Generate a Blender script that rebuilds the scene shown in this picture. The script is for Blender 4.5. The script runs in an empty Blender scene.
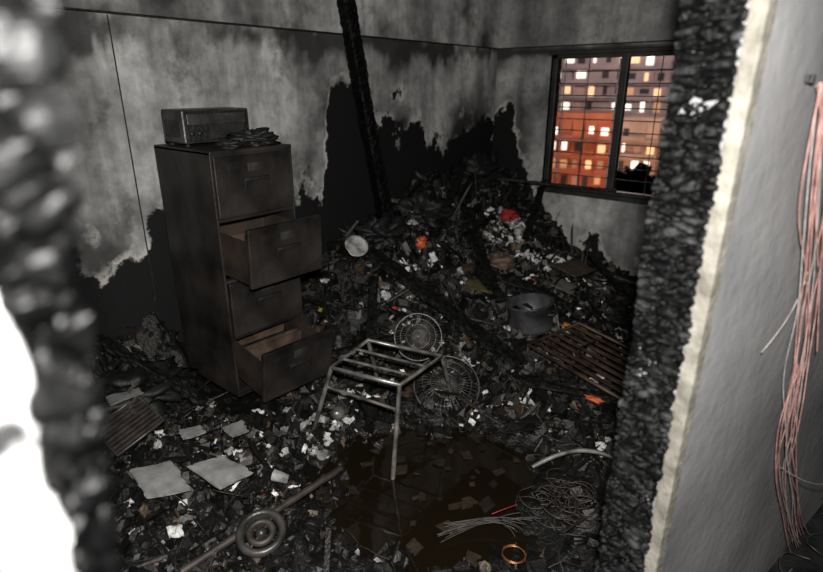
import bpy, math, random
from math import sin,cos,pi,exp,radians
from mathutils import Vector, Matrix, Euler, noise
random.seed(7)
R=random.random
def rr(a,b): return a+(b-a)*R()
C=bpy.context.scene.collection
sc=bpy.context.scene
sc.view_settings.view_transform='Standard'
sc.view_settings.look='None'

# ---------------- materials ----------------
def newmat(name):
    m=bpy.data.materials.new(name);m.use_nodes=True
    nt=m.node_tree;nt.nodes.clear()
    o=nt.nodes.new('ShaderNodeOutputMaterial');b=nt.nodes.new('ShaderNodeBsdfPrincipled')
    nt.links.new(b.outputs[0],o.inputs[0]);return m,nt,b
def nmat(name,c1,c2,scale=8,rough=.6,metal=0,bump=.2,bscale=40,detail=6,lo=.35,hi=.65,dist=.01,spec=.5):
    m,nt,b=newmat(name);N=nt.nodes;L=nt.links
    tc=N.new('ShaderNodeTexCoord');n=N.new('ShaderNodeTexNoise');n.inputs['Scale'].default_value=scale;n.inputs['Detail'].default_value=detail
    L.new(tc.outputs['Object'],n.inputs['Vector'])
    r=N.new('ShaderNodeValToRGB');r.color_ramp.elements[0].position=lo;r.color_ramp.elements[1].position=hi
    r.color_ramp.elements[0].color=(*c1,1);r.color_ramp.elements[1].color=(*c2,1)
    L.new(n.outputs['Fac'],r.inputs[0]);L.new(r.outputs[0],b.inputs['Base Color'])
    n2=N.new('ShaderNodeTexNoise');n2.inputs['Scale'].default_value=bscale;n2.inputs['Detail'].default_value=5
    L.new(tc.outputs['Object'],n2.inputs['Vector'])
    bp=N.new('ShaderNodeBump');bp.inputs['Strength'].default_value=bump;bp.inputs['Distance'].default_value=dist
    L.new(n2.outputs['Fac'],bp.inputs['Height']);L.new(bp.outputs[0],b.inputs['Normal'])
    b.inputs['Roughness'].default_value=rough;b.inputs['Metallic'].default_value=metal
    b.inputs['Specular IOR Level'].default_value=spec
    return m
def colmat(name,rough=.55,bump=.5,bscale=60,spec=.5,mscale=25,mlo=.5):
    m,nt,b=newmat(name);N=nt.nodes;L=nt.links
    a=N.new('ShaderNodeVertexColor');a.layer_name='Col'
    tc=N.new('ShaderNodeTexCoord')
    n=N.new('ShaderNodeTexNoise');n.inputs['Scale'].default_value=mscale;n.inputs['Detail'].default_value=6
    L.new(tc.outputs['Object'],n.inputs['Vector'])
    mr=N.new('ShaderNodeMapRange');mr.inputs[1].default_value=.35;mr.inputs[2].default_value=.65;mr.inputs[3].default_value=mlo;mr.inputs[4].default_value=1.15
    L.new(n.outputs['Fac'],mr.inputs[0])
    mx=N.new('ShaderNodeVectorMath');mx.operation='SCALE'
    L.new(a.outputs[0],mx.inputs[0]);L.new(mr.outputs[0],mx.inputs['Scale']);L.new(mx.outputs[0],b.inputs['Base Color'])
    n2=N.new('ShaderNodeTexNoise');n2.inputs['Scale'].default_value=bscale;n2.inputs['Detail'].default_value=6
    L.new(tc.outputs['Object'],n2.inputs['Vector'])
    bp=N.new('ShaderNodeBump');bp.inputs['Strength'].default_value=bump;bp.inputs['Distance'].default_value=.01
    L.new(n2.outputs['Fac'],bp.inputs['Height']);L.new(bp.outputs[0],b.inputs['Normal'])
    b.inputs['Roughness'].default_value=rough;b.inputs['Specular IOR Level'].default_value=spec
    return m
def emis(name,c,s):
    m,nt,b=newmat(name);b.inputs['Base Color'].default_value=(*c,1);b.inputs['Emission Color'].default_value=(*c,1);b.inputs['Emission Strength'].default_value=s;return m

# sooty plaster wall: attribute 'soot' = signed metres to the soot line
def wallmat():
    m,nt,b=newmat('sooty_plaster');N=nt.nodes;L=nt.links
    tc=N.new('ShaderNodeTexCoord')
    def nz(s,d=6,rg=.55,vec=None):
        n=N.new('ShaderNodeTexNoise');n.inputs['Scale'].default_value=s;n.inputs['Detail'].default_value=d;n.inputs['Roughness'].default_value=rg
        if vec:
            mp=N.new('ShaderNodeMapping');mp.inputs['Scale'].default_value=vec;L.new(tc.outputs['Object'],mp.inputs[0]);L.new(mp.outputs[0],n.inputs['Vector'])
        else:L.new(tc.outputs['Object'],n.inputs['Vector'])
        return n.outputs['Fac']
    def ramp(i,ps):
        r=N.new('ShaderNodeValToRGB');e=r.color_ramp.elements
        e[0].position=ps[0][0];e[0].color=(*ps[0][1],1);e[1].position=ps[-1][0];e[1].color=(*ps[-1][1],1)
        for p,c in ps[1:-1]:
            k=e.new(p);k.color=(*c,1)
        L.new(i,r.inputs[0]);return r.outputs[0]
    def mix(f,a,c,t='MIX'):
        x=N.new('ShaderNodeMixRGB');x.blend_type=t
        if isinstance(f,float):x.inputs[0].default_value=f
        else:L.new(f,x.inputs[0])
        for i,v in ((1,a),(2,c)):
            if isinstance(v,tuple):x.inputs[i].default_value=(*v,1)
            else:L.new(v,x.inputs[i])
        return x.outputs[0]
    base=ramp(nz(1.5,7,.6),[(.30,(.18,.18,.175)),(.5,(.36,.36,.35)),(.66,(.52,.515,.495))])
    fine=ramp(nz(14,8,.65),[(.3,(.62,)*3),(.6,(1,)*3)])
    base=mix(1.0,base,fine,'MULTIPLY')
    streak=ramp(nz(5,6,.6,(1,1,.12)),[(.38,(.45,)*3),(.56,(1,)*3)])
    base=mix(.75,base,streak,'MULTIPLY')
    blot=ramp(nz(3.2,8,.72),[(.36,(.25,.24,.23)),(.46,(1,)*3)])
    base=mix(.6,base,blot,'MULTIPLY')
    at=N.new('ShaderNodeAttribute');at.attribute_name='soot'
    ad=N.new('ShaderNodeMath');ad.operation='MULTIPLY_ADD';L.new(nz(15,8,.8),ad.inputs[0]);ad.inputs[1].default_value=.45;L.new(at.outputs['Fac'],ad.inputs[2])
    mr=N.new('ShaderNodeMapRange');mr.inputs[1].default_value=-.3;mr.inputs[2].default_value=.7;L.new(ad.outputs[0],mr.inputs[0])
    k=ramp(mr.outputs[0],[(.50,(0,)*3),(.545,(1,)*3)])
    halo=ramp(mr.outputs[0],[(.53,(1,)*3),(.66,(0,)*3)])
    hm=mix(1.0,halo,ramp(nz(4,4),[(.44,(0,)*3),(.58,(.8,)*3)]),'MULTIPLY')
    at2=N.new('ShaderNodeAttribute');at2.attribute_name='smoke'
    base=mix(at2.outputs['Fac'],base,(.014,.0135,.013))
    base=mix(hm,base,(.52,.50,.46))
    cr=mix(k,(.005,.005,.005),base)
    L.new(cr,b.inputs['Base Color'])
    b.inputs['Roughness'].default_value=.75;b.inputs['Specular IOR Level'].default_value=.2
    bp=N.new('ShaderNodeBump');bp.inputs['Strength'].default_value=.35;bp.inputs['Distance'].default_value=.01
    L.new(nz(30,8,.7),bp.inputs['Height']);L.new(bp.outputs[0],b.inputs['Normal'])
    return m
M_wall=wallmat()
M_conc=nmat('concrete_outer',(.075,.075,.077),(.165,.163,.162),2.0,.85,0,.3,28,9,.32,.66,spec=.12)
M_cream=nmat('cream_plaster',(.07,.065,.052),(.15,.14,.12),22,.8,0,.5,70,spec=.15)
M_plast=nmat('spalled_plaster',(.006,.006,.006),(.13,.13,.13),22,.8,0,.6,50,8,.34,.44,spec=.1)
M_char=colmat('charred_wood',.5,.5,90,.10)
M_charL=colmat('charred_wood_near',.42,.4,60,.045)
M_debris=colmat('burnt_debris',.5,.5,80,.33)
M_ground=colmat('ash_ground',.5,.9,70,.3,60,.3)
M_paper=colmat('scorched_paper',.8,.2,60,.2,18,.72)
M_cab=nmat('burnt_cabinet_steel',(.0035,.0032,.003),(.033,.028,.025),4.5,.48,.15,.25,30,9,.32,.76,spec=.35)
M_rust=nmat('rusty_steel',(.012,.007,.004),(.07,.042,.025),9,.55,.2,.3,40)
M_cabin=nmat('burnt_cabinet_inside',(.008,.006,.005),(.035,.024,.016),6,.6,.1,.1)
M_app=nmat('burnt_appliance_steel',(.016,.015,.014),(.066,.062,.058),9,.4,.4,.2)
M_blk=nmat('charcoal_black',(.003,.003,.003),(.012,.012,.012),12,.55,0,.6,50,spec=.3)
M_tube=nmat('chair_tube_steel',(.08,.075,.07),(.32,.31,.29),14,.38,.6,.1)
M_wire=nmat('fan_wire_steel',(.045,.043,.04),(.15,.142,.135),20,.45,.5,.1)
M_dwire=nmat('burnt_wire',(.010,.008,.007),(.040,.031,.025),20,.55,.1,.1)
M_pot=nmat('sooty_aluminium',(.02,.02,.021),(.075,.075,.08),10,.42,.3,.15)
M_frame=nmat('window_frame_black',(.006,.006,.006),(.022,.020,.019),8,.5,0,.2)
M_bar=nmat('window_bar_paint',(.02,.02,.02),(.10,.095,.09),15,.5,.2,.2)
M_pink=nmat('pink_wire',(.15,.07,.06),(.28,.16,.145),30,.6,0,.1)
M_grey=nmat('pale_wire',(.13,.12,.11),(.24,.22,.21),30,.6,0,.1)
M_white=nmat('dirty_enamel',(.07,.07,.065),(.28,.28,.27),14,.5,0,.1,lo=.35,hi=.58)
M_red=nmat('red_cloth',(.14,.005,.005),(.32,.012,.012),9,.7,0,.3)
M_orange=nmat('orange_plastic',(.2,.035,.01),(.5,.1,.025),9,.5,0,.2)
M_brown=nmat('scorched_brown',(.02,.012,.008),(.085,.055,.036),9,.65,0,.3)
M_copper=nmat('copper_wire',(.25,.1,.04),(.45,.19,.08),20,.35,.8,.1)
m,nt,b=newmat('dirty_water');M_water=m
b.inputs['Base Color'].default_value=(.006,.0042,.002,1);b.inputs['Roughness'].default_value=.04
n=nt.nodes.new('ShaderNodeTexNoise');n.inputs['Scale'].default_value=9
bp=nt.nodes.new('ShaderNodeBump');bp.inputs['Strength'].default_value=.2;bp.inputs['Distance'].default_value=.005
nt.links.new(n.outputs['Fac'],bp.inputs['Height']);nt.links.new(bp.outputs[0],b.inputs['Normal'])

# ---------------- helpers ----------------
def mo(name,v,f,mat,cols=None,parent=None,smooth=False):
    me=bpy.data.meshes.new(name);me.from_pydata(v,[],f);me.update()
    if cols is not None:
        a=me.color_attributes.new('Col','FLOAT_COLOR','POINT')
        flat=[]
        for c in cols: flat+= [c[0],c[1],c[2],1.0]
        a.data.foreach_set('color',flat)
    if smooth: me.polygons.foreach_set('use_smooth',[True]*len(me.polygons))
    me.materials.append(mat)
    o=bpy.data.objects.new(name,me);C.objects.link(o)
    if parent:o.parent=parent
    return o
def empty(name,loc=(0,0,0),rot=(0,0,0)):
    e=bpy.data.objects.new(name,None);C.objects.link(e);e.location=loc;e.rotation_euler=rot;e.empty_display_size=.1;return e
BF=[(0,3,2,1),(4,5,6,7),(0,1,5,4),(1,2,6,5),(2,3,7,6),(3,0,4,7)]
def box(name,lo,hi,mat,parent=None,bev=0,rot=None,loc=None):
    v=[(lo[0],lo[1],lo[2]),(hi[0],lo[1],lo[2]),(hi[0],hi[1],lo[2]),(lo[0],hi[1],lo[2]),(lo[0],lo[1],hi[2]),(hi[0],lo[1],hi[2]),(hi[0],hi[1],hi[2]),(lo[0],hi[1],hi[2])]
    o=mo(name,v,BF,mat,None,parent)
    if bev:
        b=o.modifiers.new('bevel','BEVEL');b.width=bev;b.segments=2
    if rot:o.rotation_euler=rot
    if loc:o.location=loc
    return o
def tubes(name,paths,r,mat,parent=None,smoothc=False,cyc=False,res=3):
    cu=bpy.data.curves.new(name,'CURVE');cu.dimensions='3D';cu.bevel_depth=r;cu.bevel_resolution=res
    for p in paths:
        if smoothc:
            s=cu.splines.new('NURBS');s.points.add(len(p)-1)
            for i,q in enumerate(p): s.points[i].co=(*q,1)
            s.order_u=min(4,len(p));s.use_endpoint_u=not cyc;s.resolution_u=6
        else:
            s=cu.splines.new('POLY');s.points.add(len(p)-1)
            for i,q in enumerate(p): s.points[i].co=(*q,1)
        s.use_cyclic_u=cyc
    cu.use_fill_caps=True
    cu.materials.append(mat)
    o=bpy.data.objects.new(name,cu);C.objects.link(o)
    if parent:o.parent=parent
    return o
def lathe(name,prof,mat,seg=40,parent=None,loc=None,rot=None,dent=0):
    v=[];f=[]
    for i in range(seg):
        a=2*pi*i/seg
        for (r,z) in prof:
            k=1+dent*noise.noise(Vector((cos(a)*1.5,sin(a)*1.5,z*12)))
            v.append((r*k*cos(a),r*k*sin(a),z))
    n=len(prof)
    for i in range(seg):
        j=(i+1)%seg
        for k in range(n-1): f.append((i*n+k,j*n+k,j*n+k+1,i*n+k+1))
    o=mo(name,v,f,mat,None,parent,True)
    if loc:o.location=loc
    if rot:o.rotation_euler=rot
    return o
def blob(name,loc,s,mat,amp=.25,fr=8,parent=None,seg=28,rot=None):
    v=[];f=[]
    for i in range(seg+1):
        th=pi*i/seg
        for j in range(seg):
            ph=2*pi*j/seg
            p=Vector((sin(th)*cos(ph),sin(th)*sin(ph),cos(th)))
            k=1+amp*2*noise.fractal(p*fr*.25+Vector(loc)*7,.9,2.1,4)
            k=max(.5,min(1.5,k))
            v.append((p.x*k*s[0],p.y*k*s[1],p.z*k*s[2]))
    for i in range(seg):
        for j in range(seg):
            f.append((i*seg+j,(i+1)*seg+j,(i+1)*seg+(j+1)%seg,i*seg+(j+1)%seg))
    o=mo(name,v,f,mat,None,parent,True);o.location=loc
    if rot:o.rotation_euler=rot
    return o
def sst(x,a,b):
    t=max(0,min(1,(x-a)/(b-a)));return t*t*(3-2*t)
def lerp(pts,x):
    if x<=pts[0][0]:return pts[0][1]
    for (a,u),(b,w) in zip(pts,pts[1:]):
        if x<=b:return u+(w-u)*(x-a)/(b-a)
    return pts[-1][1]

# ---------------- room shell ----------------
YB=4.81
SL=[(-.6,.84),(.9,.90),(1.15,.84),(1.28,.76),(1.36,.99),(2.55,1.0),(2.62,1.3),(2.70,1.78),(2.95,1.76),(3.05,1.60),(3.2,1.46),(3.45,1.42),(3.9,1.26),(4.3,1.30),(4.6,1.40),(4.81,1.42)]
SB=[(0,1.42),(.2,1.38),(.3,1.1),(.45,.88),(.6,.62),(.8,.38),(1.1,.22),(1.5,.12),(3.5,.1)]
def wallgrid(name,axis,a0,a1,z0,z1,st,off,line,skip=None,smoke=None):
    nu=int(round((a1-a0)/st));nv=int(round((z1-z0)/st));v=[];f=[];so=[];sm=[]
    for i in range(nu+1):
        for j in range(nv+1):
            a=a0+i*st;z=z0+j*st
            v.append((off,a,z) if axis=='L' else (a,off,z))
            h=lerp(line,a)+.26*noise.fractal(Vector((a*4,off,z*3)),.7,2.1,5)
            so.append(z-h-.0);sm.append(smoke(a,z) if smoke else 0)
    for i in range(nu):
        for j in range(nv):
            if skip and skip(a0+(i+.5)*st,z0+(j+.5)*st):continue
            q=i*(nv+1)+j
            f.append((q,q+nv+1,q+nv+2,q+1))
    o=mo(name,v,f,M_wall)
    for nm,dd in (('soot',so),('smoke',sm)):
        at=o.data.attributes.new(nm,'FLOAT','POINT');at.data.foreach_set('value',dd)
    return o
def smL(a,z):
    n=noise.fractal(Vector((a*2.2,3.1,z*2.2)),.8,2,4)
    n2=noise.fractal(Vector((a*6,1.1,z*2)),.8,2,4)
    s=.95*exp(-((2.0-z+n2*.12)/(.08+.08*max(0,n)))**2)
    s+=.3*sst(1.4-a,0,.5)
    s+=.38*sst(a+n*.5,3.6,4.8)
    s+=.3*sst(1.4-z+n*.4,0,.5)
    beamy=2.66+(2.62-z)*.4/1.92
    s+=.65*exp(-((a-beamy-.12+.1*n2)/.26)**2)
    d=z-lerp(SL,a)
    s+=.4*exp(-max(0,d)/.15)*max(0,.5+n2*1.5)
    s+=.5*n
    return max(0,min(.93,s))
def smB(a,z):
    n=noise.fractal(Vector((a*2.2,7.1,z*2.2)),.8,2,4)
    s=.85*exp(-((1.99-z)/.04)**2)+.3*sst(.6-a+n*.3,0,.5)+.5*n+.2
    return max(0,min(.93,s))
wallgrid('wall_left','L',-.6,4.82,0,2.66,.02,0,SL,None,smL)
wallgrid('wall_back','B',0,3.5,0,2.66,.02,YB,SB,lambda x,z:.58<x<1.84 and .8<z<1.96,smB)
def bandsm(a,z):
    n=noise.fractal(Vector((a*3,9.1,z*3)),.8,2,4);return max(0,min(.9,.6*sst(2.6-a,0,1.2)+.8*n+.2))
wallgrid('trim_1','L',-.6,4.82,2.03,2.65,.02,.05,[(-1,0),(6,0)],None,bandsm)
wallgrid('trim_2','B',.05,3.5,2.03,2.65,.02,YB-.05,[(-1,0),(6,0)],None,lambda a,z:.3)
box('trim_6',(0,-.6,2.025),(.05,4.81,2.032),M_blk)
box('trim_7',(.05,YB-.05,2.025),(3.4,YB,2.032),M_blk)
wallgrid('trim_3','L',.64,1.28,0,2.02,.02,.025,SL,None,lambda a,z:min(.9,smL(a,z)+.1))
box('trim_4',(0,1.277,.0),(.0255,1.284,2.02),M_blk)
box('ceiling',(-.1,-.7,2.65),(4.6,4.95,2.75),M_blk)
box('wall_front',(-.05,-.7,0),(2.35,-.6,2.65),M_blk)
box('floor',(-.1,-1.6,-.1),(6,4.95,0),M_blk)
# window
W=empty('window_1')
x0,x1,z0,z1=.58,1.84,.80,1.96
for nm,lo,hi in [('reveal_left',(x0-.02,YB,z0-.02),(x0,YB+.16,z1+.02)),('reveal_right',(x1,YB,z0-.02),(x1+.02,YB+.16,z1+.02)),('reveal_top',(x0,YB,z1),(x1,YB+.16,z1+.02)),('reveal_bottom',(x0,YB,z0-.02),(x1,YB+.16,z0))]:
    box(nm,lo,hi,M_frame,W)
for nm,lo,hi in [('frame_left',(x0,YB-.01,z0),(x0+.045,YB+.05,z1)),('frame_right',(x1-.045,YB-.01,z0),(x1,YB+.05,z1)),('frame_top',(x0,YB-.01,z1-.035),(x1,YB+.05,z1)),('frame_bottom',(x0,YB-.01,z0),(x1,YB+.05,z0+.035)),('mullion',(1.185,YB-.012,z0),(1.245,YB+.05,z1))]:
    box(nm,lo,hi,M_frame,W,.004)
box('sill',(x0-.04,YB-.05,z0-.035),(x1+.04,YB,z0+.005),M_frame,W,.006)
box('head',(x0-.04,YB-.03,z1-.005),(x1+.04,YB,z1+.03),M_frame,W,.006)
tubes('bars',[[(x0+.03,YB+.03,z),(x1-.03,YB+.03,z)] for z in [z0+.04+.098*i for i in range(1,11)]],.0045,M_bar,W)
tubes('uprights',[[(x,YB+.035,z0+.02),(x,YB+.035,z1-.02)] for x in (.90,1.50)],.004,M_bar,W)
M_sash=nmat('sash_paint',(.16,.16,.16),(.36,.36,.36),12,.5,0,.1)
tubes('sash',[[(x,YB+.07,z0+.04),(x,YB+.07,z1-.04)] for x in(.67,1.15)]+[[(.67,YB+.07,1.60),(1.15,YB+.07,1.60)],[(.67,YB+.07,1.25),(1.15,YB+.07,1.25)]],.006,M_sash,W)

# ---------------- door wall ----------------
ang=math.atan2(.978,.208)
D=empty('door_1',(2.67,1.11,0),(0,0,ang))   # local +x along wall, local -y = outside
DM=Matrix.Translation((2.67,1.11,0))@Matrix.Rotation(ang,4,'Z')
def wbox(name,lo,hi,mat,bev=0):
    o=box(name,lo,hi,mat,None,bev);o.matrix_world=DM;return o
wbox('wall_right',(.0,-.125,0),(3.9,-.005,2.65),M_conc,.004)
LX=-1.0
wbox('wall_entrance',(LX-1.6,-.125,0),(LX-.02,-.005,2.65),M_plast,.004)
wbox('wall_header',(LX-.1,-.125,2.12),(.02,-.005,2.65),M_conc)
wbox('trim_5',(-.005,-.129,0),(.03,-.1,2.12),M_cream,.003)
def charpost(name,lo,hi,cell,amp,st,seed,ash,base,mat,zs=.75,warp=None):
    per=[(lo[0],lo[1]),(hi[0],lo[1]),(hi[0],hi[1]),(lo[0],hi[1])]
    ring=[]
    for i in range(4):
        a=per[i];b=per[(i+1)%4];L=math.dist(a,b);n=max(1,int(L/st))
        nx=(b[1]-a[1])/L;ny=-(b[0]-a[0])/L
        for k in range(n):
            t=k/n;ring.append((a[0]+(b[0]-a[0])*t,a[1]+(b[1]-a[1])*t,nx,ny))
    nz_=int((hi[2]-lo[2])/st);v=[];c=[];f=[];n=len(ring)
    for j in range(nz_+1):
        z=lo[2]+j*st
        for (x,y,nx,ny) in ring:
            if warp:x=warp(x,z)
            p=Vector((x/cell+seed,y/cell,z/(cell*zs)))
            p+=noise.noise_vector(p*.6)*.35
            ds,_=noise.voronoi(p)
            e=min(.35,ds[1]-ds[0])/.35
            e=e**.6
            big=noise.fractal(Vector((x*6,y*6+seed,z*5)),.8,2,3)
            h=amp*(e-.7)+amp*.7*big
            v.append((x+nx*h,y+ny*h,z))
            g=noise.fractal(Vector((x*14+seed,y*14,z*8)),.7,2,4)
            k=base*(.4+e)+ash*max(0,e-.4)*max(0,g-.02)*1.6
            c.append((k,k,k*1.02))
    for j in range(nz_):
        for i in range(n):
            a=j*n+i;b=j*n+(i+1)%n;f.append((a,b,b+n,a+n))
    return mo(name,v,f,mat,c,D,False)
charpost('charred_post_right',(-.012,-.1,0),(.05,.01,2.12),.044,.014,.004,3.3,.045,.0015,M_char,.42)
def wl_(x,z):
    t=(x-(LX-.036))/.036           # 0 outer edge .. 1 opening edge
    zz=max(1.0,min(2.12,z))
    right=LX-.004+.085*(zz-1.33)
    left=LX-.022-.16*max(0,zz-1.55)+.006*noise.noise(Vector((z*25,1,1)))
    return left+(right-left)*t
charpost('charred_post_left',(LX-.036,-.145,0),(LX,-.0,2.12),.04,.012,.005,9.1,.008,.0005,M_charL,.8,wl_)
box('head_beam',(LX-.08,-.1,2.06),(.04,.0,2.12),M_blk,D)

# ---------------- ash heap terrain ----------------
def pdens(x,y):
    a=(x-1.86)*.85+(y-1.62)*.52;b=-(x-1.86)*.52+(y-1.62)*.85
    n=noise.noise(Vector((x*4,y*4,8)))*.35
    return exp(-((a/.54)**2+(b/.40)**2)*(1+n))
def H0(x,y):
    h=.90*exp(-(x/.70)**2)*exp(-((YB-y)/2.7)**2)*sst(y,1.8,2.6)
    h+=.26*exp(-((x-1.0)/.7)**2-((y-3.5)/1.0)**2)
    h+=.42*exp(-(x/.22)**2)*sst(1.45-y,0,.2)
    h+=.10*exp(-((x-2.33)/.25)**2-((y-1.75)/.25)**2)
    h+=.06
    h-=.15*pdens(x,y)
    return h
def H(x,y):
    h=H0(x,y);a=.35+min(1,max(0,h-.0)*2.5)
    n=noise.fractal(Vector((x*5,y*5,1.3)),.75,2.1,6)*.14+ .02*abs(noise.noise(Vector((x*28,y*28,4))))
    return h+n*a*.75
HP=empty('burnt_debris_heap')
st=.016;nx=int(3.5/st);ny=int(5.4/st);v=[];f=[];c=[]
for i in range(nx+1):
    for j in range(ny+1):
        x=.004+i*st;y=-.595+j*st
        z=H(x,y);v.append((x,y,z))
        g=.004+.010*max(0,noise.noise(Vector((x*20,y*20,z*20))));
        w=noise.noise(Vector((x*3,y*3,2)));c.append((g*(1+.5*max(0,w)),g,g*.9))
def inside(x,y):
    return (x-2.67)*.978-(y-1.11)*.208<.0
for i in range(nx):
    for j in range(ny):
        x=.004+i*st;y=-.595+j*st
        if not inside(x+.02,y):continue
        a=i*(ny+1)+j;f.append((a,a+ny+1,a+ny+2,a+1))
mo('ash_ground',v,f,M_ground,c,HP,True)
pts=[];
for i in range(80):
    a=2*pi*i/80;r=1+.1*noise.noise(Vector((cos(a)*2,sin(a)*2,5)))
    px_,py_=.66*r*cos(a),.54*r*sin(a)
    pts.append((1.84+px_*.85-py_*.5,1.62+px_*.5+py_*.85,.022))
pts.append((1.84,1.62,.022))
mo('water_puddle',pts,[(i,(i+1)%80,80) for i in range(80)],M_water,None,None,True)

# ---------------- scattered debris ----------------
def normal_at(x,y,e=.03):
    return Vector((-(H(x+e,y)-H(x-e,y))/(2*e),-(H(x,y+e)-H(x,y-e))/(2*e),1)).normalized()
def blocked(x,y):
    return (.1<x<.74 and 1.28<y<1.86) or not inside(x+.06,y)
cv=[];cf=[];cc=[]
def chunk(x,y,z,s,q,col):
    b=len(cv)
    for k in range(8):
        p=Vector(((-1,1)[k&1]*s[0],(-1,1)[(k>>1)&1]*s[1],(-1,1)[(k>>2)&1]*s[2]))
        p=Vector((p.x*rr(.45,1.15),p.y*rr(.45,1.15),p.z*rr(.4,1.2)))
        p=q@p;cv.append((max(.003,p.x+x),min(YB-.003,p.y+y),p.z+z));cc.append(col)
    for a in [(0,2,3,1),(4,5,7,6),(0,1,5,4),(2,6,7,3),(0,4,6,2),(1,3,7,5)]:cf.append(tuple(b+k for k in a))
def rq():return Euler((rr(0,6.3),rr(0,6.3),rr(0,6.3))).to_matrix()
def dcol(x=1,y=1):
    t=R()
    hi=H0(x,y)>.62
    if t<.84 or (hi and t<.985):g=.002+.010*R()**2;return (g,g*.96,g*.9)
    if t<.92:g=rr(.012,.04);return (g,g*.93,g*.84)
    if t<.96:g=rr(.02,.06);return (g*1.3,g*.85,g*.5)
    g=rr(.08,.28);return (g,g,g*.95)
for i in range(26000):
    x=rr(.01,3.0);y=rr(.0,YB)
    if blocked(x,y):continue
    if R()<pdens(x,y)*1.8:continue
    k=(R()**3.2)*.045+.005
    if y<1.3 and k>.03:k=.02
    chunk(x,y,H(x,y)+rr(-.3,.6)*k,(k*rr(.6,1.9),k*rr(.4,1),k*rr(.1,.8)),rq(),dcol(x,y))
mo('charred_rubble',cv,cf,M_debris,cc,HP)
# rounded ash lumps / crumpled bits
lv=[];lf=[];lc=[]
def lump(x,y,z,s,col,seg=7):
    b=len(lv);q=rq();sd=rr(0,99)
    for i in range(seg+1):
        th=pi*i/seg
        for j in range(seg):
            ph=2*pi*j/seg;p=Vector((sin(th)*cos(ph),sin(th)*sin(ph),cos(th)))
            k=1+.9*noise.noise(p*1.7+Vector((sd,0,0)))
            p=q@Vector((p.x*k*s[0],p.y*k*s[1],p.z*k*s[2]));lv.append((max(.004,x+p.x),min(YB-.005,y+p.y),z+p.z));lc.append(col)
    for i in range(seg):
        for j in range(seg):lf.append((b+i*seg+j,b+(i+1)*seg+j,b+(i+1)*seg+(j+1)%seg,b+i*seg+(j+1)%seg))
for i in range(2600):
    x=rr(.02,2.9);y=rr(.1,4.75)
    if blocked(x,y) or pdens(x,y)>.4:continue
    k=.008+.03*R()**2;t=R()
    if t<.93:g=.003+.012*R()**2;col=(g,g*.96,g*.9)
    elif t<.97:g=rr(.03,.1);col=(g,g*.8,g*.6)
    else:g=rr(.2,.5);col=(g,g,g*.97)
    if H0(x,y)>.6:col=(.005,.005,.005)
    lump(x,y,H(x,y)+k*.3,(k*rr(.7,1.4),k,k*rr(.4,.9)),col)
for (cx,cy,sx,sy,n_,g0,g1,kk) in [(.8,3.9,.14,.16,32,.3,.7,1),(1.15,3.85,.1,.18,16,.3,.7,1),(1.08,1.48,.10,.18,24,.15,.4,.7),(1.1,2.4,.4,.4,20,.2,.5,.8),(.7,2.7,.15,.2,14,.3,.6,.9),(1.0,1.0,.2,.25,16,.15,.4,.7)]:
    for i in range(n_):
        x=random.gauss(cx,sx);y=random.gauss(cy,sy);k=rr(.008,.03)*kk;g=rr(g0,g1)
        if blocked(x,y):continue
        lump(x,y,H(x,y)+k*.8,(k*rr(.8,1.6),k,k*rr(.4,.9)),(g,g*.99,g*.97),8)
mo('ash_lumps',lv,lf,M_debris,lc,HP)
cv=[];cf=[];cc=[]
for i in range(700):
    x=rr(.03,2.9)
    y=rr(.2,4.7)
    if blocked(x,y) or pdens(x,y)>.3:continue
    L=rr(.05,.26)*(1.2 if y>2.3 else .8);w=rr(.003,.013)
    n=normal_at(x,y);a=rr(0,6.3);d=Vector((cos(a),sin(a),0));d=(d-n*d.dot(n)+n*rr(-.3,.5)).normalized()
    q=d.to_track_quat('X','Z').to_matrix();g=.003+.018*R()**2
    chunk(x,y,H(x,y)+.02+w,(L,w,w*rr(.4,1)),q,(g*1.1,g*.93,g*.8))
mo('charred_sticks',cv,cf,M_debris,cc,HP)
ps=[]
for i in range(140):
    x=rr(.2,2.6);y=rr(.6,4.4)
    if blocked(x,y) or pdens(x,y)>.3:continue
    a=rr(0,6.3);p=[]
    for k in range(7):
        p.append((max(.02,x),min(YB-.03,y),H(x,y)+rr(.015,.06)));a+=rr(-.9,.9);x+=.05*cos(a);y+=.05*sin(a)
    ps.append(p)
tubes('loose_wires',ps,.0022,M_dwire,HP,True,res=1)
pv=[];pf=[];pc=[]
def sheet(x,y,z,sx,sy,n,rot,col,curl=.15,edge=.6,seed=0):
    G=5;b=len(pv);q=n.to_track_quat('Z','Y').to_matrix()@Matrix.Rotation(rot,3,'Z')
    sk=rr(-.3,.3)
    for i in range(G+1):
        for j in range(G+1):
            u=i/G*2-1;w=j/G*2-1
            u2=u+rr(-.12,.12)*edge+sk*w;w2=w+rr(-.12,.12)*edge
            hh=curl*max(sx,sy)*(noise.noise(Vector((u*1.2+seed,w*1.2,seed)))*2)
            p=q@Vector((u2*sx,w2*sy,hh));pv.append((max(.004,p.x+x),min(YB-.01,p.y+y),p.z+z))
            k=1.0
            if (i in(0,G) or j in(0,G)):k=1-edge*R()
            pc.append(tuple(cc_*k for cc_ in col))
    for i in range(G):
        for j in range(G):
            a=b+i*(G+1)+j;pf.append((a,a+G+1,a+G+2,a+1))
def pcol():
    t=R()
    if t<.48:g=rr(.3,.7);return (g,g*.98,g*.95)
    if t<.66:g=rr(.05,.14);return (g,g*.98,g*.95)
    if t<.8:g=rr(.05,.15);return (g,g*.74,g*.5)
    if t<.84:return random.choice([(.35,.02,.02),(.04,.08,.2),(.4,.12,.03),(.3,.22,.03)])
    g=rr(.015,.05);return (g,g*.85,g*.65)
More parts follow.
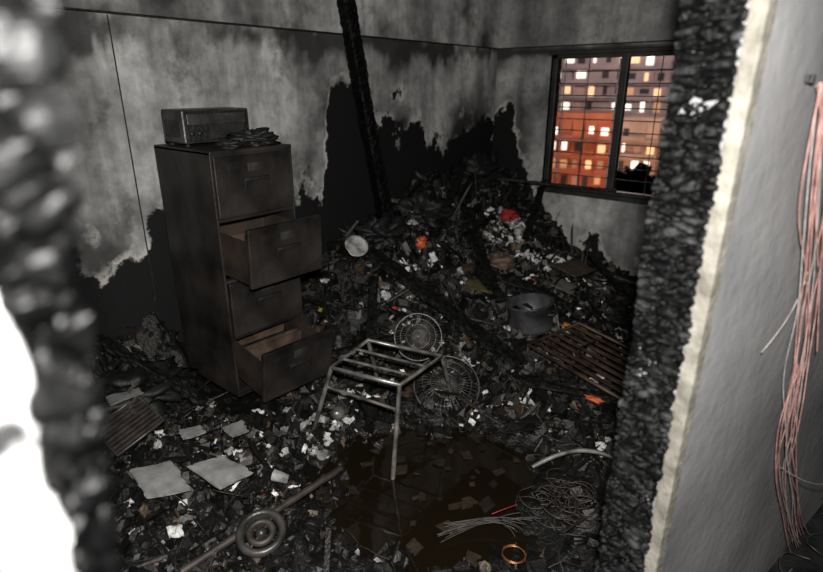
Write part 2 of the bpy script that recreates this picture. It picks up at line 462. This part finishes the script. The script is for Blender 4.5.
def wcol():g=rr(.3,.7);return (g,g*.99,g*.97)
def wcol2():g=rr(.15,.42);return (g,g*.99,g*.97)
def gcol():g=rr(.02,.09);return (g,g*.98,g*.94)
def scat(n,cx,cy,sx,sy,a,b,colf=pcol,curl=.35):
    for i in range(n):
        x=random.gauss(cx,sx);y=random.gauss(cy,sy)
        if x<.03 or y>YB-.04 or y<.1 or blocked(x,y):continue
        if pdens(x,y)>.3 and R()<.9:continue
        s=rr(a,b)
        if y<1.3:s=min(s,.028)
        nn=(normal_at(x,y)+Vector((rr(-.5,.5),rr(-.5,.5),0))).normalized()
        sheet(x,y,H(x,y)+.018+s*.3,s,s*rr(.4,1),nn,rr(0,6.3),colf(),curl,.6,rr(0,99))
scat(340,1.2,2.6,.6,1.0,.006,.028)
scat(80,.80,3.9,.18,.2,.015,.055)
scat(36,.78,3.9,.14,.16,.015,.05,wcol,.5)
scat(60,1.15,3.95,.25,.3,.018,.06)
scat(18,1.15,3.85,.1,.2,.02,.05,wcol,.5)
scat(40,1.10,1.52,.12,.2,.008,.026)
scat(20,1.08,1.45,.08,.18,.008,.024,wcol2,.6)
scat(40,1.0,1.1,.25,.3,.008,.03)
scat(75,.75,2.85,.25,.35,.015,.05)
scat(40,1.9,2.35,.3,.2,.01,.03)
scat(45,1.95,3.6,.3,.4,.01,.045)
scat(20,1.05,2.05,.15,.15,.01,.025)
scat(8,1.40,.98,.06,.05,.01,.025,wcol2,.6)
scat(90,.9,1.3,.4,.5,.012,.045,gcol,.5)
scat(100,1.3,2.9,.5,.6,.02,.06,gcol,.5)
for i in range(50):
    x=random.gauss(1.84,.26);y=random.gauss(1.66,.24)
    g=rr(.005,.018);s=rr(.010,.034)
    sheet(x,y,max(.025,H(x,y))+.001,s,s*rr(.5,1),Vector((rr(-.08,.08),rr(-.08,.08),1)).normalized(),rr(0,6.3),(g*1.3,g*.9,g*.42),.08,.4,rr(0,99))
mo('paper_scraps',pv,pf,M_paper,pc,HP)

def board(name,pts,z,col,th=.008):
    cx=sum(p[0] for p in pts)/len(pts)
    G=10;v=[];f=[];c=[]
    def bl(u,w):
        a,b_,c_,d=pts
        return [(1-u)*(1-w)*a[k]+u*(1-w)*b_[k]+u*w*c_[k]+(1-u)*w*d[k] for k in(0,1)]
    for lay in (0,1):
        for i in range(G+1):
            for j in range(G+1):
                p=bl(i/G,j/G);e=(i in(0,G) or j in(0,G))
                jx=rr(-.006,.006) if e and lay==0 else 0
                v.append((p[0]+jx,p[1]+jx,z+(p[0]-cx)*-.12+.012*noise.noise(Vector((p[0]*9,p[1]*9,z)))-lay*th))
                k=rr(.75,1) if e else 1;c.append(tuple(q*k for q in col))
    n=(G+1)**2
    for i in range(G):
        for j in range(G):
            a=i*(G+1)+j;f.append((a,a+G+1,a+G+2,a+1));f.append((n+a,n+a+1,n+a+G+2,n+a+G+1))
    for i in range(G):
        for (a,b_) in ((i,i+1),(G*(G+1)+i,G*(G+1)+i+1),(i*(G+1),(i+1)*(G+1)),(i*(G+1)+G,(i+1)*(G+1)+G)):
            f.append((a,b_,b_+n,a+n))
    return mo(name,v,f,M_paper,c)
board('ceiling_tile_piece',[(.83,.70),(1.03,.68),(1.10,.82),(.90,.85)],.16,(.18,.18,.175))
board('ceiling_tile_piece',[(1.0,.87),(1.2,.90),(1.22,1.04),(1.04,1.02)],.16,(.19,.19,.185))
board('ceiling_tile_piece',[(.32,.82),(.46,.80),(.47,.95),(.36,.96)],.30,(.13,.13,.125))
board('ceiling_tile_piece',[(.72,.98),(.80,.96),(.82,1.06),(.76,1.07)],.17,(.17,.17,.165))
board('ceiling_tile_piece',[(.86,1.12),(.95,1.12),(.96,1.2),(.88,1.22)],.17,(.15,.15,.145))
board('cardboard_piece',[(1.2,3.75),(1.45,3.7),(1.5,3.95),(1.3,4.05)],.40,(.05,.04,.03))
board('cardboard_piece',[(1.0,2.9),(1.2,2.95),(1.15,3.1),(.98,3.05)],.42,(.09,.07,.03))
board('cardboard_piece',[(1.35,3.45),(1.55,3.45),(1.5,3.62),(1.35,3.62)],.36,(.10,.095,.08))

# ---------------- filing cabinet ----------------
CB=empty('filing_cabinet',(.16,1.34,.16))
cw,cd,ch=.46,.51,1.26
t=.012;PT_=.304
box('side_near',(0,0,0),(cd,t,ch),M_cab,CB,.003)
box('side_far',(0,cw-t,0),(cd,cw,ch),M_cab,CB,.003)
box('back',(0,t,0),(t,cw-t,ch),M_cab,CB)
box('top',(0,0,ch-.015),(cd+.004,cw,ch+.004),M_cab,CB,.004)
box('bottom',(t,t,0),(cd,cw-t,.02),M_cab,CB)
for i in range(5):
    z=.03+i*PT_
    box('rail_%d'%(i+1),(cd-.03,t,min(z-.008,ch-.03)),(cd-.002,cw-t,min(z+.008,ch-.015)),M_cab,CB)
def drawer(idx,ext,tilt,yaw=0):
    z=.03+idx*PT_+.010;h=.286
    E=empty('drawer_%d'%(4-idx),(cd+ext,cw/2,z));E.parent=CB;E.rotation_euler=(0,tilt,yaw)
    w=cw/2-.014
    box('front',(-.018,-w,0),(.006,w,h),M_cab,E,.005)
    for nm,lo,hi in [('label_holder',(.006,-.04,.205),(.011,.04,.245)),('pull_lip',(.006,-.07,.165),(.026,.07,.177)),('pull_plate',(.006,-.075,.12),(.009,.075,.178)),('pull_cheek_a',(.006,-.075,.125),(.022,-.068,.177)),('pull_cheek_b',(.006,.068,.125),(.022,.075,.177)),('edge_top',(.006,-w+.01,h-.022),(.010,w-.01,h-.012)),('edge_bottom',(.006,-w+.01,.012),(.010,w-.01,.022))]:
        box(nm,lo,hi,M_app if nm in('label_holder','pull_lip') else M_cab,E,.0015)
    if ext>.05:
        box('tray_floor',(-.45,-w+.02,.01),(-.018,w-.02,.018),M_cabin,E)
        box('tray_side_a',(-.45,-w+.015,.01),(-.018,-w+.022,.22),M_cabin,E)
        box('tray_side_b',(-.45,w-.022,.01),(-.018,w-.015,.22),M_cabin,E)
        box('tray_back',(-.457,-w+.02,.01),(-.45,w-.02,.21),M_cabin,E)
        for k in range(14):
            xx=-.05-k*.028
            box('folder_%d'%k,(xx,-w+.03,.02),(xx+rr(.004,.012),w-.03,rr(.08,.17)),M_brown if k%3 else M_blk,E)
drawer(3,.0,0);drawer(2,.20,radians(3));drawer(1,.012,0);drawer(0,.21,radians(9),radians(-3))
AP=empty('microwave_oven',(.20,1.38,1.425))
aw,ad,ah=.37,.2,.17
box('body',(0,0,.012),(ad,aw,ah),M_app,AP,.008)
box('face_frame',(ad,.008,.02),(ad+.006,aw-.008,ah-.008),M_blk,AP,.002)
for k in range(9):box('vent_%d'%k,(ad+.004,.13,.035+k*.007),(ad+.010,.33,.038+k*.007),M_app,AP)
box('panel',(ad+.005,.02,.10),(ad+.011,.34,.15),M_app,AP,.002)
for k,yy in enumerate((.035,.075,.335)):
    lathe('knob_%d'%k,[(0,.018),(.011,.018),(.013,0)],M_blk,16,AP,(ad+.005,yy,.06),(0,radians(90),0))
for k in range(8):box('side_slot_%d'%k,(.03+k*.018,-.002,.04),(.038+k*.018,.001,.12),M_blk,AP)
for k,(a,b_) in enumerate(((.02,.03),(.17,.03),(.02,.33),(.17,.33))):lathe('foot_%d'%k,[(.012,0),(.012,.014),(0,.014)],M_blk,12,AP,(a,b_,-.002))
blob('melted_plastic_lump',(.56,1.66,1.455),(.09,.11,.04),M_blk,.35,10)
blob('melted_plastic_lump',(.60,1.50,1.440),(.05,.07,.02),M_blk,.35,10)

# ---------------- burnt beams ----------------
def beam(name,a,b,w,h,seed,g=.006,taper=1.0,lump=.3,parent=None):
    a=Vector(a);b=Vector(b);d=b-a;L=d.length;q=d.to_track_quat('X','Z').to_matrix()
    n=max(12,int(L/.012));v=[];f=[];c=[];K=20
    for i in range(n+1):
        t=i/n
        for k in range(K):
            an=2*pi*k/K
            cy=max(-1,min(1,1.35*cos(an)));sz=max(-1,min(1,1.35*sin(an)))
            p=Vector((t*L,cy*w,sz*h))
            ds,_=noise.voronoi(Vector((p.x*22+seed,p.y*35,p.z*35)))
            e=min(.4,ds[1]-ds[0])/.4
            kk=(1+lump*(e-.6)+lump*1.1*noise.fractal(Vector((p.x*5+seed,p.y*9,p.z*9)),.8,2,3))*(1+(taper-1)*t)
            endk=.6 if i in(0,n) else 1
            p=Vector((p.x,p.y*kk*endk,p.z*kk*endk));v.append(tuple(a+q@p));gg=g*(.4+e);c.append((gg,gg,gg*.95))
    for i in range(n):
        for k in range(K):
            x_=i*K+k;y_=i*K+(k+1)%K;f.append((x_,y_,y_+K,x_+K))
    f.append(tuple(range(K))[::-1]);f.append(tuple(n*K+k for k in range(K)))
    return mo(name,v,f,M_char,c,parent)
beam('charred_roof_beam',(.12,2.66,2.62),(.17,3.06,.65),.050,.045,1,.003,1,.14)
beam('charred_plank',(.33,2.66,.62),(1.62,2.62,.16),.055,.022,4,.010,1,.15)
beam('window_rod',(.30,4.3,.92),(1.31,4.72,.86),.012,.012,6,.02)
for k,(a,b_,w_,h_) in enumerate([((.5,3.6,.78),(1.25,2.95,.36),.05,.02),((.25,3.9,1.0),(.5,3.2,.6),.03,.02),((.12,4.5,1.12),(.4,3.7,.8),.03,.02),((1.5,2.45,.13),(2.3,2.70,.12),.025,.018),((.95,3.3,.46),(1.6,3.35,.28),.03,.02),((.3,.55,.35),(.42,1.24,.22),.04,.03),((.12,.9,.5),(.55,1.22,.14),.03,.02),((.9,2.1,.2),(.55,2.5,.5),.03,.02),((.65,2.0,.15),(1.05,2.35,.3),.025,.015),((2.4,2.3,.1),(2.45,3.1,.35),.03,.02),((.7,4.6,.9),(.9,3.9,.5),.03,.015),((1.2,4.5,.35),(1.7,4.0,.25),.03,.015)]):
    beam('plank_%d'%k,a,b_,w_,h_,5+k,.008,1,.3,HP)
for k,(x,y) in enumerate([(.2,4.5),(.45,4.5),(.25,4.15),(.15,3.6),(.1,4.0),(.35,3.9)]):
    beam('stump_%d'%k,(x,y,H0(x,y)-.15),(x+rr(-.08,.08),y+rr(-.1,.1),H0(x,y)+rr(.1,.3)),.04,.05,20+k,.005,.6,.3,HP)
tubes('burnt_pipe',[[(1.42,.60,.10),(1.47,1.32,.13)]],.015,M_dwire,None)
blob('burnt_sack',(1.0,3.35,H(1.0,3.35)+.05),(.11,.10,.08),M_brown,.25,8)
for k,(x,y,s) in enumerate([(.30,3.35,(.16,.2,.12)),(.25,2.95,(.14,.18,.12)),(.2,4.2,(.14,.22,.14)),(.25,1.0,(.2,.22,.1)),(.55,3.55,(.1,.14,.08))]):
    blob('cloth_lump_%d'%k,(x,y,H0(x,y)+s[2]*.4),s,M_blk,.5,9,HP)
blob('red_cloth_bundle',(.63,4.1,H(.63,4.1)+.10),(.08,.06,.045),M_red,.45,12)
blob('orange_cloth_bundle',(.56,3.0,H(.56,3.0)+.08),(.03,.04,.035),M_orange,.45,12)
blob('orange_plastic_piece',(2.08,2.60,.12),(.05,.025,.012),M_orange,.3,9)

# ---------------- chair frame ----------------
CH=empty('chair_frame')
P=[(1.21,1.52,.45),(1.56,1.61,.45),(1.54,1.95,.45),(1.13,1.85,.45)]
def leg(top,foot):
    t_=Vector(top);f_=Vector(foot);return [tuple(f_),tuple(f_.lerp(t_,.9)),tuple(t_)]
tubes('seat_ring',[[P[0],P[1],P[2],P[3]]],.011,M_tube,CH,cyc=True)
ft=[(1.10,1.46,.04),(1.60,1.51,.0),(1.46,2.17,.05),(1.04,2.02,.06)]
for i in range(4):tubes('leg_%d'%(i+1),[leg(P[i],ft[i])],.011,M_tube,CH)
def L3(a,b,t):return tuple(Vector(a).lerp(Vector(b),t))
tubes('cross_bars',[[L3(P[0],P[3],.3),L3(P[1],P[2],.3)],[L3(P[0],P[3],.65),L3(P[1],P[2],.62)],[L3(ft[0],P[0],.75),L3(ft[1],P[1],.75)]],.007,M_tube,CH)

# ---------------- fan guards ----------------
def fan(name,loc,rot,r,dep):
    E=empty(name,loc,rot)
    n=48
    def circ(rad,z):return [(rad*cos(2*pi*i/n),rad*sin(2*pi*i/n),z) for i in range(n)]
    tubes('rim',[circ(r,0)],.004,M_wire,E,cyc=True,res=2)
    tubes('rings',[circ(r*.25,dep),circ(r*.5,dep*.9),circ(r*.75,dep*.6)],.0015,M_wire,E,cyc=True,res=1)
    tubes('spokes',[[(r*.12*cos(a),r*.12*sin(a),dep),(r*.6*cos(a+.06),r*.6*sin(a+.06),dep*.85),(r*.9*cos(a+.1),r*.9*sin(a+.1),dep*.4),(r*cos(a+.1),r*sin(a+.1),0)] for a in [2*pi*i/44 for i in range(44)]],.001,M_wire,E,res=1)
    lathe('hub',[(0,dep+.006),(r*.13,dep+.004),(r*.14,dep-.006)],M_wire,24,E)
    return E
fan('fan_guard',(1.24,2.13,.40),(radians(58),radians(-8),radians(45)),.13,.035)
fan('fan_guard',(1.42,2.16,.15),(radians(34),radians(8),radians(30)),.18,.045)

# ---------------- pot and rack ----------------
PT=empty('cooking_pot',(1.48,3.0,.22),(radians(4),radians(-6),0))
lathe('body',[(0,0),(.12,0),(.138,.012),(.142,.03),(.142,.175),(.152,.182),(.152,.188),(.137,.188),(.135,.03),(.12,.012),(0,.01)],M_pot,48,PT,None,None,.06)
for s in(1,-1):
    tubes('handle_%d'%(1 if s>0 else 2),[[(s*.14,-.035,.13),(s*.175,-.03,.135),(s*.175,.03,.135),(s*.14,.035,.13)]],.006,M_pot,PT)
RK=empty('metal_rack',(2.04,2.86,.22),(radians(2),radians(6),radians(-12)))
tubes('frame',[[(-.38,-.24,0),(.38,-.24,0),(.38,.24,0),(-.38,.24,0)]],.012,M_rust,RK,cyc=True)
for k in range(7):
    y=-.18+k*.06
    box('slat_%d'%k,(-.38,y-.010,-.004),(.38,y+.010,.004),M_rust,RK)
tubes('feet',[[(sx*.38,sy*.24,0),(sx*.38,sy*.24,-.2)] for sx in(1,-1) for sy in(1,-1)],.009,M_rust,RK)
lathe('enamel_plate',[(0,.008),(.045,.008),(.065,.020),(.078,.024),(.078,.020),(.065,.014),(.045,0),(0,0)],M_white,40,None,(.43,2.46,.69),(radians(15),radians(50),0),.1)
lathe('paint_tin',[(0,0),(.022,0),(.023,.005),(.023,.055),(.02,.06),(.02,.058),(.02,.005),(0,.004)],M_white,24,None,(1.02,1.76,.13),(radians(80),0,radians(40)))
lathe('plastic_cup',[(0,0),(.018,0),(.024,.065),(.026,.067),(.023,.065),(.017,.004),(0,.004)],M_white,24,None,(1.36,1.12,.14),(radians(80),0,radians(-60)),.15)
lathe('plastic_cup',[(0,0),(.022,0),(.03,.08),(.032,.082),(.029,.08),(.021,.004),(0,.004)],M_white,24,None,(.85,3.8,H(.85,3.8)+.05),(radians(70),0,radians(60)),.15)
LB=empty('light_bulb',(1.17,1.64,.14),(radians(70),radians(20),0))
lathe('glass',[(0,.11),(.02,.105),(.032,.085),(.034,.07),(.028,.05),(.016,.03),(.014,.02)],M_tube,28,LB)
lathe('cap',[(.014,.022),(.0145,.0),(.008,-.006),(0,-.008)],M_tube,20,LB)
BR=empty('gas_burner_ring',(1.52,.87,.13),(radians(12),radians(14),0))
lathe('outer_ring',[(.062,0),(.086,0),(.092,.01),(.090,.026),(.078,.034),(.066,.026),(.062,0)],M_app,48,BR)
lathe('inner_ring',[(.03,.0),(.052,.0),(.054,.02),(.044,.03),(.032,.024),(.03,0)],M_dwire,40,BR)
lathe('hub',[(0,.03),(.014,.028),(.02,.01),(.02,0)],M_app,24,BR)
tubes('arms',[[(.02*cos(a),.02*sin(a),.01),(.07*cos(a),.07*sin(a),.01)] for a in(.3,1.87,3.44,5.0)],.005,M_app,BR)
GP=empty('ventilation_grille',(.52,.84,.19),(radians(18),radians(22),radians(8)))
tubes('frame',[[(-.10,-.12,0),(.10,-.12,0),(.10,.12,0),(-.10,.12,0)]],.008,M_app,GP,cyc=True)
for k in range(8):
    x=-.085+k*.024
    box('louvre_%d'%k,(x-.006,-.12,-.006),(x+.006,.12,.004),M_dwire,GP)
box('backing',(-.10,-.12,-.02),(.10,.12,-.012),M_blk,GP)
tubes('metal_strip',[[(2.09,1.90,.10),(2.16,2.02,.15),(2.26,2.12,.16),(2.36,2.17,.13),(2.42,2.16,.10)]],.010,M_tube,None,True)
ps=[]
for k in range(16):
    a=rr(-.06,.06);ps.append([(1.98+rr(-.03,.03),1.40+a,.03+rr(0,.03)),(2.05,1.50+a*.6,.05+rr(0,.03)),(2.13+rr(-.02,.02),1.58+rr(-.04,.04),.05+rr(0,.04)),(2.22+rr(-.05,.05),1.62+rr(-.08,.08),.05+rr(0,.03))])
tubes('burnt_wire_bundle',ps,.0022,M_dwire,None,True,res=1)
ps=[]
for k in range(40):
    cx,cy=2.30+rr(-.12,.12),1.80+rr(-.14,.14);r=rr(.03,.09);a0=rr(0,6);zb=H(cx,cy)+.02
    ps.append([(cx+r*cos(a0+i*.7),cy+r*sin(a0+i*.7),zb+rr(0,.03)) for i in range(6)])
tubes('tangled_wire',ps,.002,M_dwire,None,True,res=1)
tubes('copper_coil',[[(2.26+.045*cos(i*.5+k),1.45+.045*sin(i*.5+k),.06+.004*k+rr(0,.004)) for i in range(9)] for k in range(4)],.002,M_copper,None,True,res=1)
tubes('red_wire_scrap',[[(2.10,1.55,.09),(2.14,1.60,.11),(2.15,1.66,.09)]],.002,M_red,None,True)

# ---------------- wires on the outer wall ----------------
WS=[(.225,1.70),(.29,1.57),(.36,1.44),(.45,1.30),(.51,1.19),(.56,1.02),(.59,.88),(.64,.74),(.72,.58),(.88,.38),(1.0,.2),(1.15,.05)]
def wire(off,jit,i0=0,i1=None):
    out=[]
    o2=off
    for i,(s,z) in enumerate(WS[i0:i1]):
        o2=off+.6*(o2-off)+rr(-jit,jit)
        out.append(tuple(DM@Vector((s+o2*(1 if i else .3),-.133-rr(0,.03),z+rr(-.01,.01)))))
    return out
tubes('hanging_electrical_wires',[wire(rr(-.04,.08),.03) for k in range(5)]+[wire(rr(-.04,.12),.04,0,rI) for rI in(5,6,8,4)]+[wire(rr(-.06,.09),.05,5,None) for k in range(4)],.0017,M_pink,None,True,res=2)
tubes('bare_electrical_wires',[wire(rr(-.03,.07),.035) for k in range(3)]+[[tuple(DM@Vector(p)) for p in [(.50,-.135,1.28),(.44,-.15,1.20),(.36,-.14,1.15),(.30,-.14,1.13)]],[tuple(DM@Vector(p)) for p in [(.7,-.135,.62),(.85,-.2,.5),(1.05,-.2,.42)]]],.0015,M_grey,None,True,res=2)
box('wire_clip',(.222,-.14,1.705),(.236,-.125,1.72),M_blk,None,.002).matrix_world=DM
ps=[]
for k in range(45):
    s=rr(.7,1.5);y=-.16-rr(0,.25);r=rr(.03,.1);a0=rr(0,6)
    ps.append([tuple(DM@Vector((s+r*cos(a0+i*.8),y+r*.6*sin(a0+i*.8),.02+rr(0,.06)))) for i in range(6)])
tubes('fallen_wire_tangle',ps,.0028,M_dwire,None,True,res=1)

# ---------------- outside buildings ----------------
def building(name,cx,cy,wd,zlo,zhi,fl,bay,matw,mats,seed,lit=.6,balc=True,matb=None):
    rn=random.Random(seed)
    E=empty(name,(cx,cy,0),(0,0,math.atan2(.348,.938)))
    box('block',(-wd/2,0,zlo),(wd/2,12,zhi),matw,E)
    nb=int(wd/bay);nf=int((zhi-zlo)/fl)
    bins={i:([],[]) for i in range(len(mats))};sl=([],[])
    def add(bn,lo,hi):
        v,f=bn;b_=len(v)
        v+= [(lo[0],lo[1],lo[2]),(hi[0],lo[1],lo[2]),(hi[0],hi[1],lo[2]),(lo[0],hi[1],lo[2]),(lo[0],lo[1],hi[2]),(hi[0],lo[1],hi[2]),(hi[0],hi[1],hi[2]),(lo[0],hi[1],hi[2])]
        f+= [tuple(b_+k for k in q) for q in BF]
    for j in range(nf):
        z=zlo+j*fl
        add(sl,(-wd/2,-.9,z-.15),(wd/2,0,z+.1))
        for i in range(nb):
            x=-wd/2+i*bay
            add(sl,(x-.12,-.8 if i%3==0 else -.3,z),(x+.12,0,z+fl))
            if balc and (i%4==0 or i%4==1): add(sl,(x,-.9,z),(x+bay,-.8,z+.8))
            if rn.random()<.12:continue
            k=rn.randrange(len(mats)-1) if rn.random()<lit else len(mats)-1
            w0=rn.uniform(.12,.4);w1=rn.uniform(.55,.9);h0=rn.choice([.5,.8,1.0]);h1=rn.choice([.4,.6,.8])
            add(bins[k],(x+bay*w0,-.05,z+h0),(x+bay*w1,.02,z+fl-h1))
    mo('balconies',sl[0],sl[1],matb or matw,None,E)
    for k,(v_,f_) in bins.items():
        if v_:mo('windows_%d'%k,v_,f_,mats[k],None,E)
    return E
dk=nmat('dark_window',(.01,.01,.012),(.04,.035,.035),2)
wm=[emis('lit_window_warm',(1,.62,.34),.9),emis('lit_window_white',(1,.92,.8),1.2),emis('lit_window_dim',(.8,.45,.25),.3),emis('lit_window_faint',(.5,.3,.22),.15),dk]
F1=nmat('beige_facade',(.38,.32,.32),(.52,.44,.43),.3,.9,0,.1)
F2m=nmat('orange_facade',(.40,.11,.055),(.52,.18,.095),.3,.9,0,.1)
F3=nmat('tan_facade',(.38,.26,.20),(.5,.37,.29),.3,.9,0,.1)
building('apartment_building',-36,108,60,-60,28,2.7,2.3,F1,wm,1,.6)
building('apartment_building',-36.6,92,11,-60,-2.6,2.8,2.0,F2m,wm,2,.8,True,F2m)
building('apartment_building',-24.5,96.5,14,-60,-3.2,2.8,2.0,F3,wm,5,.85,True,F3)
def plight(name,loc,e,col,r):
    l=bpy.data.lights.new(name,'POINT');l.energy=e;l.color=col;l.shadow_soft_size=r
    o=bpy.data.objects.new(name,l);C.objects.link(o);o.location=loc;return o
plight('facade_fill_light',(-27,84,12),15000,(1,.80,.76),1)  # added fill lamp in mid-air, brightens the upper facade
plight('facade_fill_light',(-24,78,-14),8000,(1,.62,.42),1)  # second added fill, warms the lower blocks; no real lamp stands here
SLp=empty('street_lamp',(-24.9,56,-8.1))
lathe('globe',[(0,.3),(.2,.2),(.3,0),(.2,-.2),(0,-.3)],emis('sodium_lamp',(1,.75,.5),30),20,SLp)
tubes('pole',[[(0,0,-.3),(0,0,-40)]],.08,M_frame,SLp)
TR=empty('tree',(-15.6,56,-8.8))
for k in range(6):
    blob('crown_%d'%k,(rr(-1,1.6),rr(-2,2),-3.5+k*1.0),(1.6,1.5,1.5),M_blk,.5,12,TR)
tubes('trunk',[[(0,0,-2),(0,0,-30)]],.2,M_blk,TR)

# ---------------- light, world, camera ----------------
fl=bpy.data.lights.new('camera_flash','POINT');fl.energy=460;fl.shadow_soft_size=.035;fl.color=(1,.98,.95)
fo=bpy.data.objects.new('camera_flash',fl);C.objects.link(fo);fo.location=(3.0,.02,1.86)
w=bpy.data.worlds.new('night_sky');sc.world=w;w.use_nodes=True
w.node_tree.nodes['Background'].inputs[0].default_value=(.35,.35,.55,1);w.node_tree.nodes['Background'].inputs[1].default_value=.012
cam=bpy.data.cameras.new('camera');co=bpy.data.objects.new('camera',cam);C.objects.link(co)
cam.lens=24;cam.sensor_width=36;cam.clip_start=.02;cam.clip_end=500
co.location=(2.98,0,1.7);co.rotation_euler=(radians(70),0,radians(40))
cam.dof.use_dof=True;cam.dof.focus_distance=2.4;cam.dof.aperture_fstop=2.0
sc.camera=co
